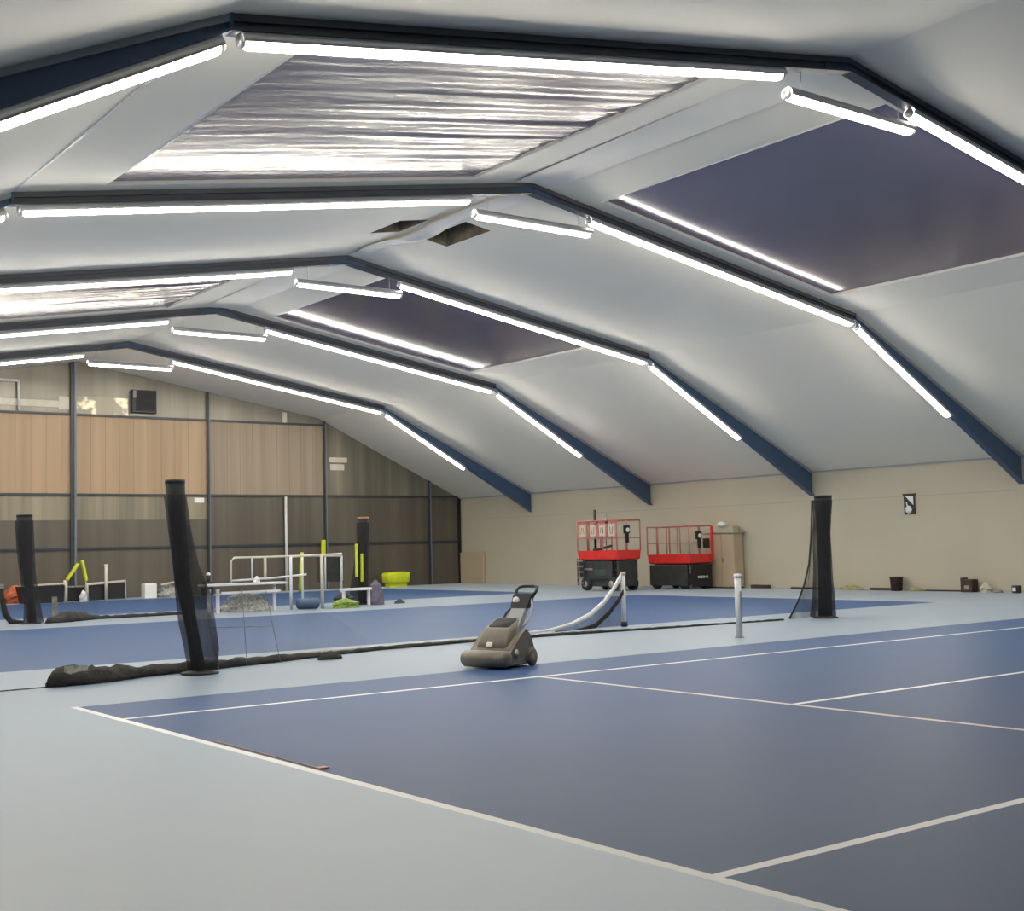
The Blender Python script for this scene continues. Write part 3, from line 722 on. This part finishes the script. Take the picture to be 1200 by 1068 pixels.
b = MB(); b.lathe([(.0, 0), (.17, 0), (.2, .06), (.16, .14), (.08, .18), (.0, .19)], white, (0, 0, 0), 20)
o = b.build('dome_lamp', loc=(29.05, 17.45, 2.195)); tag(o, 'small white dome on top of the beige cabinet', 'lamp')

# sign on the wall: black frame, white upper field, black diagonal, white disc
t = thing('wall_sign', 'small black and white sign high on the beige wall', 'sign', (29.42, 9.87, 2.70))
b = MB(); b.box((0, 0, 0), (.03, .40, .62), dark, None, .01); b.box((0, .0, .30), (.05, .46, .05), rust); b.build('backing', t)
b = MB(); b.faces([(-.018, .14, .25), (-.018, -.15, .25), (-.018, -.15, -.04)], [(0, 1, 2)], paper); b.build('white_triangle', t)
b = MB(); b.lathe([(.0, 0), (.12, 0), (.12, -.006), (0, -.006)], paper, (-.017, .03, -.17), 20, 'X'); b.bar((-.02, .07, -.06), (-.02, .10, .06), .004, .035, paper); b.build('white_disc', t)

# bins and rubble along the wall
def bin_(loc, label, r, h, m, rough=.0):
    t = thing('waste_bin', label, 'bin', loc)
    b = MB(); b.lathe([(r * .85, 0), (r, h * .9), (r * 1.06, h * .92), (r * 1.06, h), (r * .9, h), (r * .85, h * .3)], m, n=20); b.build('bucket', t)
    b = MB(); b.lathe([(.0, 0), (r * .8, 0), (r * .82, .03), (0, .04)], greyrock, (0, 0, h * .8), 16); b.build('contents', t)
    return t
bin_((29.1, 10.25, 0), 'round rusty brown bin below the wall sign', .20, .44, rust)
t = thing('waste_bin', 'square rusty bin with torn side farther right along the wall', 'bin', (29.15, 7.75, 0))
b = MB(); b.box((0, 0, .19), (.34, .38, .38), rust, None, .02); b.build('bucket', t); b = MB(); b.box((0, .17, .40), (.3, .06, .05), rust); b.build('rim', t); b = MB(); b.box((-.175, -.02, .14), (.01, .16, .12), steelbr); b.build('torn_panel', t)
def lump(name, label, cat, loc, d, m, seed=1):
    b = MB(); rr = random.Random(seed); rings = []
    for k in range(6):
        a = k / 5; s = math.sqrt(max(.02, 1 - a * a)) * (1 + .15 * rr.uniform(-1, 1))
        rings.append([Vector((d[0] / 2 * s * math.cos(q) * (1 + .22 * rr.uniform(-1, 1)), d[1] / 2 * s * math.sin(q) * (1 + .22 * rr.uniform(-1, 1)), d[2] * a)) for q in [2 * math.pi * i / 10 for i in range(10)]])
    b.loft(rings, m, smooth=False)
    return tag(b.build(name, loc=loc), label, cat)
lump('rubble_lump', 'pale dusty lump just right of the torn rusty bin', 'rubble', (29.2, 7.25, 0), (.3, .35, .3), cream, 3)
lump('rubble_lump', 'low grey lump between torn bin and small dark pot', 'rubble', (29.2, 6.85, 0), (.25, .3, .1), greyrock, 4)
t = thing('paint_pot', 'small dark pot on the floor at the right edge by the wall', 'pot', (29.0, 6.15, 0))
b = MB(); b.lathe([(.12, 0), (.135, .02), (.135, .20), (.12, .22)], darkmach, n=18); b.build('can', t); b = MB(); b.box((-.138, 0, .11), (.01, .1, .1), paper); b.build('paper_label', t)
lump('debris_lump', 'small dark clod on the floor right of the right-hand net post', 'debris', (29.2, 13.0, 0), (.25, .35, .22), rust, 5)
lump('dust_pile', 'low olive dust pile along the beige wall, left of the round bin', 'dust', (29.2, 12.05, 0), (.25, .9, .16), weed, 6)
lump('dust_pile', 'low olive dust pile right of the round rusty bin', 'dust', (29.12, 9.55, 0), (.2, .6, .12), weed, 7)
b = MB(); b.box((29.33, 10.95, .04), (.1, .9, .08), rust); tag(b.build('plank'), 'dark plank lying against the wall left of the round bin', 'plank')
b = MB(); b.box((29.33, 8.7, .02), (.08, 1.4, .04), blk); tag(b.build('plank'), 'thin dark strip lying along the wall between the two rusty bins', 'plank')
b = MB(); b.box((29.30, 13.9, .03), (.1, 1.4, .06), blk); tag(b.build('plank'), 'dark strip along the wall behind the right-hand net post', 'plank')
b = MB(); b.box((29.32, 16.0, .06), (.12, .8, .12), rust); tag(b.build('plank'), 'rusty plank on the floor right of the beige cabinet', 'plank')
b = MB(); b.box((29.36, 33.3, .72), (.12, 1.8, 1.42), cab, None, .02); tag(b.build('wall_pad'), 'low pale beige pad in the corner by the gable wall', 'wall pad')

# tape left on the near baseline
b = MB(); b.box((.085, -4.5, .002), (.03, 2.0, .004), tapem); tag(b.build('masking_tape'), 'thin brown tape along the near white baseline', 'tape')
b = MB(); b.box((.10, -5.42, .006), (.09, .08, .012), fadedred, None, .003); tag(b.build('tape_scrap'), 'pinkish crumpled tape scrap on the near baseline', 'tape')

# ------------------------------------------------------------------ clutter in front of the gable wall
BY = 33.2
b = MB(); b.box((0, 0, .22), (.8, .5, .44), yellow, None, .05); b.box((0, 0, .46), (.7, .4, .05), yellow, None, .02)
tag(b.build('toolbox', loc=(7.95, BY, 0)), 'yellow box at far left by the gable wall', 'box')
lump('plastic_pile', 'orange-red plastic pile by the gable wall, beside yellow box', 'pile', (8.95, BY + .45, 0), (.9, .6, .66), orange, 9)
t = thing('tarpaulin_trough', 'long black trough with pale top edge left of neon barriers', 'trough', (9.62, 32.75, 0))
b = MB(); b.loft([rrect(0, 0, 0, .70, .3, .05), rrect(-.04, 0, .62, .80, .34, .05)], dark, smooth=False); b.build('sheet', t)
b = MB(); b.bar((-.72, 0, .64), (.76, 0, .68), .5, .05, cream); b.build('top_edge', t)
b = MB(); b.tube([(.8, -.2, 0), (.82, -.2, .5), (.78, -.2, .8)], .05, cream, 8); b.build('support', t)
def barrier(loc, label, pts, m, foot=None):
    t = thing('safety_barrier', label, 'barrier', loc)
    b = MB(); b.bar(pts[0], pts[1], .2, .1, m, .03); b.build('arm', t)
    b = MB(); b.tube([pts[0], foot or (pts[0][0], pts[0][1], 0)], .03, cream, 8); b.build('leg', t)
    return t
barrier((10.70, 32.6, 0), 'tilted neon yellow barrier arm at foot of thick gable post', [(-.20, 0, .80), (.22, 0, 1.40)], neon, (-.20, 0, .02))
barrier((10.70, 32.6, 0), 'upright neon yellow barrier arm right of the tilted one', [(.52, 0, .75), (.36, 0, 1.5)], neon, (.5, 0, .02))
b = MB(); b.box((0, 0, .26), (.9, .4, .5), dark, None, .04); b.box((0, -.1, .54), (.8, .3, .05), greyrock); tag(b.build('tool_crate', loc=(10.95, 33.4, 0)), 'black crate under the neon barrier arms', 'crate')
lump('rag_bundle', 'pale lilac rag beside the black crate', 'rag', (10.95, 32.15, 0), (.3, .3, .42), whitetube, 12)
t = thing('low_goal_frame', 'low cream tube frame with black infill in front of gable', 'frame', (11.95, 32.4, 0))
b = MB(); b.tube([(-.75, 0, 0), (-.75, 0, .62), (.75, .2, .70), (.75, .2, 0)], .05, cream, 8); b.build('frame', t)
b = MB(); b.box((-.37, .08, .31), (.68, .03, .56), dark); b.box((.37, .16, .33), (.68, .03, .58), dark); b.build('infill', t)
b = MB(); b.tube([(-.08, -.06, 0), (-.08, -.06, 1.28)], .055, cream, 10); b.build('upright', t); b = MB(); b.lathe([(.06, 0), (.08, .03), (.06, .07), (0, .08)], white, (-.08, -.06, 1.27), 12); b.build('upright_cap', t)
b = MB(); b.box((0, 0, .27), (.48, .4, .54), white, None, .03); b.box((0, 0, .55), (.44, .36, .04), paper)
tag(b.build('carton', loc=(13.75, 32.9, 0)), 'white carton left of the leaning net post, by the gable', 'box')
lump('rubble_pile', 'grey pile of scrap beside the white carton', 'rubble', (14.55, 33.0, 0), (1.0, .6, .5), greyrock, 14)
b = MB(); b.bar((14.2, 32.8, .50), (15.0, 32.8, .62), .1, .06, cream); tag(b.build('batten'), 'short pale batten on top of the grey scrap pile', 'batten')
t = thing('black_trolley', 'small black trolley with white knob right of the leaning post', 'trolley', (16.00, 32.6, 0))
b = MB(); b.box((0, 0, .275), (.42, .35, .55), dark, None, .05); b.build('body', t); b = MB(); b.tube([(.0, 0, .5), (.05, 0, .78)], .05, dark, 8); b.build('neck', t); b = MB(); b.lathe([(.0, -.08), (.07, -.05), (.09, 0), (.07, .05), (0, .08)], white, (.05, 0, .84), 12); b.build('knob', t)

# white bench frame and tall railing near the second divider
t = thing('tube_table', 'low white tube table with grey scrap below, right of leaning post', 'table', (10.9, 18.75, 0))
for x in (-.98, -.72):
    b = MB(); b.box((x, 0, .33), (.09, .06, .66), whitetube); b.build('leg', t)
b = MB(); b.box((.05, 0, .78), (2.5, .5, .06), whitetube, None, .01); b.box((.2, -.2, .56), (1.8, .05, .06), whitetube); b.build('top', t)
b = MB(); b.box((1.02, 0, .38), (.08, .06, .76), whitetube); b.build('leg', t)
lump('rubble_pile', 'grey scrap heap under the white tube table', 'rubble', (11.1, 19.0, 0), (1.7, .7, .52), greyrock, 15)
lump('plastic_cup', 'white lump on top of the white tube table', 'cup', (11.35, 18.7, .81), (.2, .2, .18), white, 16)
t = thing('railing', 'long cream and white railing with five uprights before the gable', 'railing', (12.2, 19.4, 0))
b = MB()
b.tube([(-1.2, .25, .78), (-1.19, .25, 1.42), (-1.1, .25, 1.52), (.3, -.05, 1.52), (1.0, -.2, 1.53), (2.2, -.2, 1.50)], .03, cream, 8); b.tube([(-1.2, .25, .86), (.0, 0, .9), (1.0, -.2, .98)], .03, whitetube, 8); b.build('top_rail', t)
for x, y, z0, z1, r, m in ((-.6, .12, .86, 1.5, .02, whitetube), (-.2, .08, .86, 1.5, .045, cream), (.12, -.9, 0, 1.52, .045, whitetube), (1.05, -1.05, 0, 1.58, .05, cream), (2.2, -.2, .75, 1.5, .03, whitetube)):
    b = MB(); b.tube([(x, y, z0), (x, y, z1)], r, m, 8); b.build('upright', t)
b = MB(); b.tube([(.12, -.9, 1.5), (1.05, -1.05, 1.55)], .02, cream, 8); b.build('front_rail', t)
t = thing('side_railing', 'short white railing joined to dark panel beside orange capped post', 'railing', (14.2, 20.2, 0))
b = MB(); b.tube([(-.6, 0, 0), (-.6, 0, 1.55), (.75, 0, 1.57), (.75, 0, .0)], .035, whitetube, 8); b.build('frame', t)
b = MB(); b.box((.4, .05, 1.1), (.9, .03, .8), darkmach); b.build('panel', t)
b = MB(); b.tube([(.18, -.02, .5), (.18, -.02, 1.55)], .025, whitetube, 8); b.build('upright', t)
b = MB(); b.lathe([(.0, -.32), (.13, -.32), (.15, -.28), (.15, .28), (.13, .32), (0, .32)], bluep, (0, 0, .16), 16, 'X')
tag(b.build('blue_drum', loc=(12.75, 18.3, 0)), 'small blue drum lying on the floor below the railing', 'drum')
lump('net_pile', 'green netting pile on the floor under the railing', 'net', (13.75, 17.9, 0), (.9, .5, .28), greenb, 17)
t = thing('white_stool', 'low white stool frame over dark bag, foot of orange capped post', 'stool', (14.55, 18.65, 0))
b = MB(); b.box((0, 0, .50), (.95, .3, .07), white, None, .01); b.build('top', t)
for x in (-.42, .44):
    b = MB(); b.box((x, 0, .24), (.07, .07, .48), white); b.build('leg', t)
lump('dark_bag', 'black bag under the white stool', 'bag', (14.3, 18.95, 0), (.7, .5, .42), dark, 18)
lump('purple_cloth', 'purple grey cloth at foot of orange capped net post', 'cloth', (15.3, 18.75, 0), (.5, .4, .75), purple, 19)
lump('debris_lump', 'small dark clod on the floor right of the orange capped post', 'debris', (16.2, 18.85, 0), (.35, .25, .14), darkmach, 20)
# neon uprights and white pole near the gable
b = MB(); b.tube([(-.06, 0, 0), (.0, 0, .8), (.02, 0, 1.62)], [.09, .09, .07], neon, 10); tag(b.build('neon_tube', loc=(19.95, 32.2, 0)), 'leaning neon yellow tube standing behind the railing', 'tube')
b = MB(); b.box((0, 0, 1.40), (.2, .1, 1.45), neon, None, .03); b.box((0, .05, .34), (.06, .06, .68), steelg); tag(b.build('neon_post', loc=(22.0, 34.05, 0)), 'upright neon yellow panel at foot of slim grey gable post', 'post')
b = MB(); b.tube([(20.33, YG - .1, 0), (20.33, YG - .1, 4.0)], .055, whitetube, 10); tag(b.build('white_pole'), 'tall thin white pole against the dark gable sheeting', 'pole')
t = thing('yellow_bundle', 'bright yellow rounded bundle on floor before dark gable', 'bundle', (25.25, 33.4, 0))
b = MB(); b.loft([rrect(0, 0, z, .58 * s, .3 * s, .12) for z, s in ((.15, .85), (.22, 1), (.55, 1.03), (.62, .95), (.66, .7))], neon); b.build('body', t)
b = MB(); b.bar((.3, -.1, .62), (.66, -.1, .6), .12, .08, neon, .02); b.build('flap', t); b = MB(); b.box((0, 0, .08), (.9, .4, .16), neon); b.build('base', t)
# items high on the gable
b = MB(); b.box((9.85, YG - .02, 7.50), (2.6, .02, .26), cream); b.box((10.95, YG - .022, 7.55), (.4, .03, .5), cream)  # cream colour puts the foil's reflected light onto the strip
tag(b.build('foil_glint_strip'), 'pale foil strip with painted-in reflection high on the gable left of thick post', 'foil strip')
b = MB(); b.box((22.95, YG - .02, 5.62), (.9, .02, .22), cream); b.box((22.9, YG - .02, 5.30), (.7, .02, .26), cream)  # cream colour stands in for the shine of these patches
tag(b.build('foil_glint_patch'), 'foil patch with painted-in shine on olive gable sheeting right of slim grey post', 'foil patch')
t = thing('vent_box', 'black square vent box high on the gable sheeting', 'vent', (14.08, YG - .14, 7.74))
b = MB(); b.box((0, 0, 0), (1.0, .2, .92), dark, None, .02); b.build('housing', t); b = MB(); b.box((-.42, -.12, .28), (.12, .06, .3), steelg); b.build('bracket', t)
b = MB(); b.box((.05, -.11, 0), (.8, .02, .76), blk); b.build('grille', t)
b = MB(); z0, z1 = 7.2, 8.3
for a, c in (((7.4, z0), (7.4, z1)), ((7.4, z1), (9.22, z1)), ((9.22, z1), (9.25, z0))): b.tube([(a[0], YG - .12, a[1]), (c[0], YG - .12, c[1])], .05, whitetube, 8)
tag(b.build('pipe_frame'), 'white rectangular pipe frame high on left gable wall', 'pipe frame')
b = MB(); b.box((16.45, YG - .02, 3.83), (.42, .02, .2), paper); tag(b.build('notice'), 'small white notice under the gable rail', 'notice')
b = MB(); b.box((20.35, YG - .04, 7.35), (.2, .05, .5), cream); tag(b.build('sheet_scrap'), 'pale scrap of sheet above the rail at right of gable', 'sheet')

# ------------------------------------------------------------------ camera
cam = bpy.data.cameras.new('camera'); co = bpy.data.objects.new('camera', cam); C.objects.link(co)
yaw, pit, rol = .637, .068, -.023
cx, sx_ = math.cos(yaw), math.sin(yaw)
fw = Vector((sx_ * math.cos(pit), cx * math.cos(pit), math.sin(pit))); rt = Vector((cx, -sx_, 0)); up = rt.cross(fw)
r2 = rt * math.cos(rol) + up * math.sin(rol); u2 = -rt * math.sin(rol) + up * math.cos(rol)
co.matrix_world = Matrix(((r2.x, u2.x, -fw.x, -4.691), (r2.y, u2.y, -fw.y, -14.144), (r2.z, u2.z, -fw.z, 1.673), (0, 0, 0, 1)))
cam.sensor_width = 36; cam.sensor_fit = 'HORIZONTAL'; cam.lens = 1481.95 / 1200 * 36
cam.shift_x = (600 - 572.6) / 1200; cam.shift_y = (539.86 - 534) / 1200
cam.clip_end = 200
SC.camera = co
w = bpy.data.worlds.new('world'); SC.world = w; w.use_nodes = True
w.node_tree.nodes['Background'].inputs['Color'].default_value = (.02, .022, .03, 1)
SC.view_settings.view_transform = 'Standard'; SC.view_settings.look = 'None'; SC.view_settings.gamma = 1; SC.view_settings.use_curve_mapping = False
SC.view_settings.exposure = 0.25
SC.cycles.max_bounces = 10; SC.cycles.diffuse_bounces = 6; SC.cycles.transparent_max_bounces = 24
SC.cycles.use_denoising = True
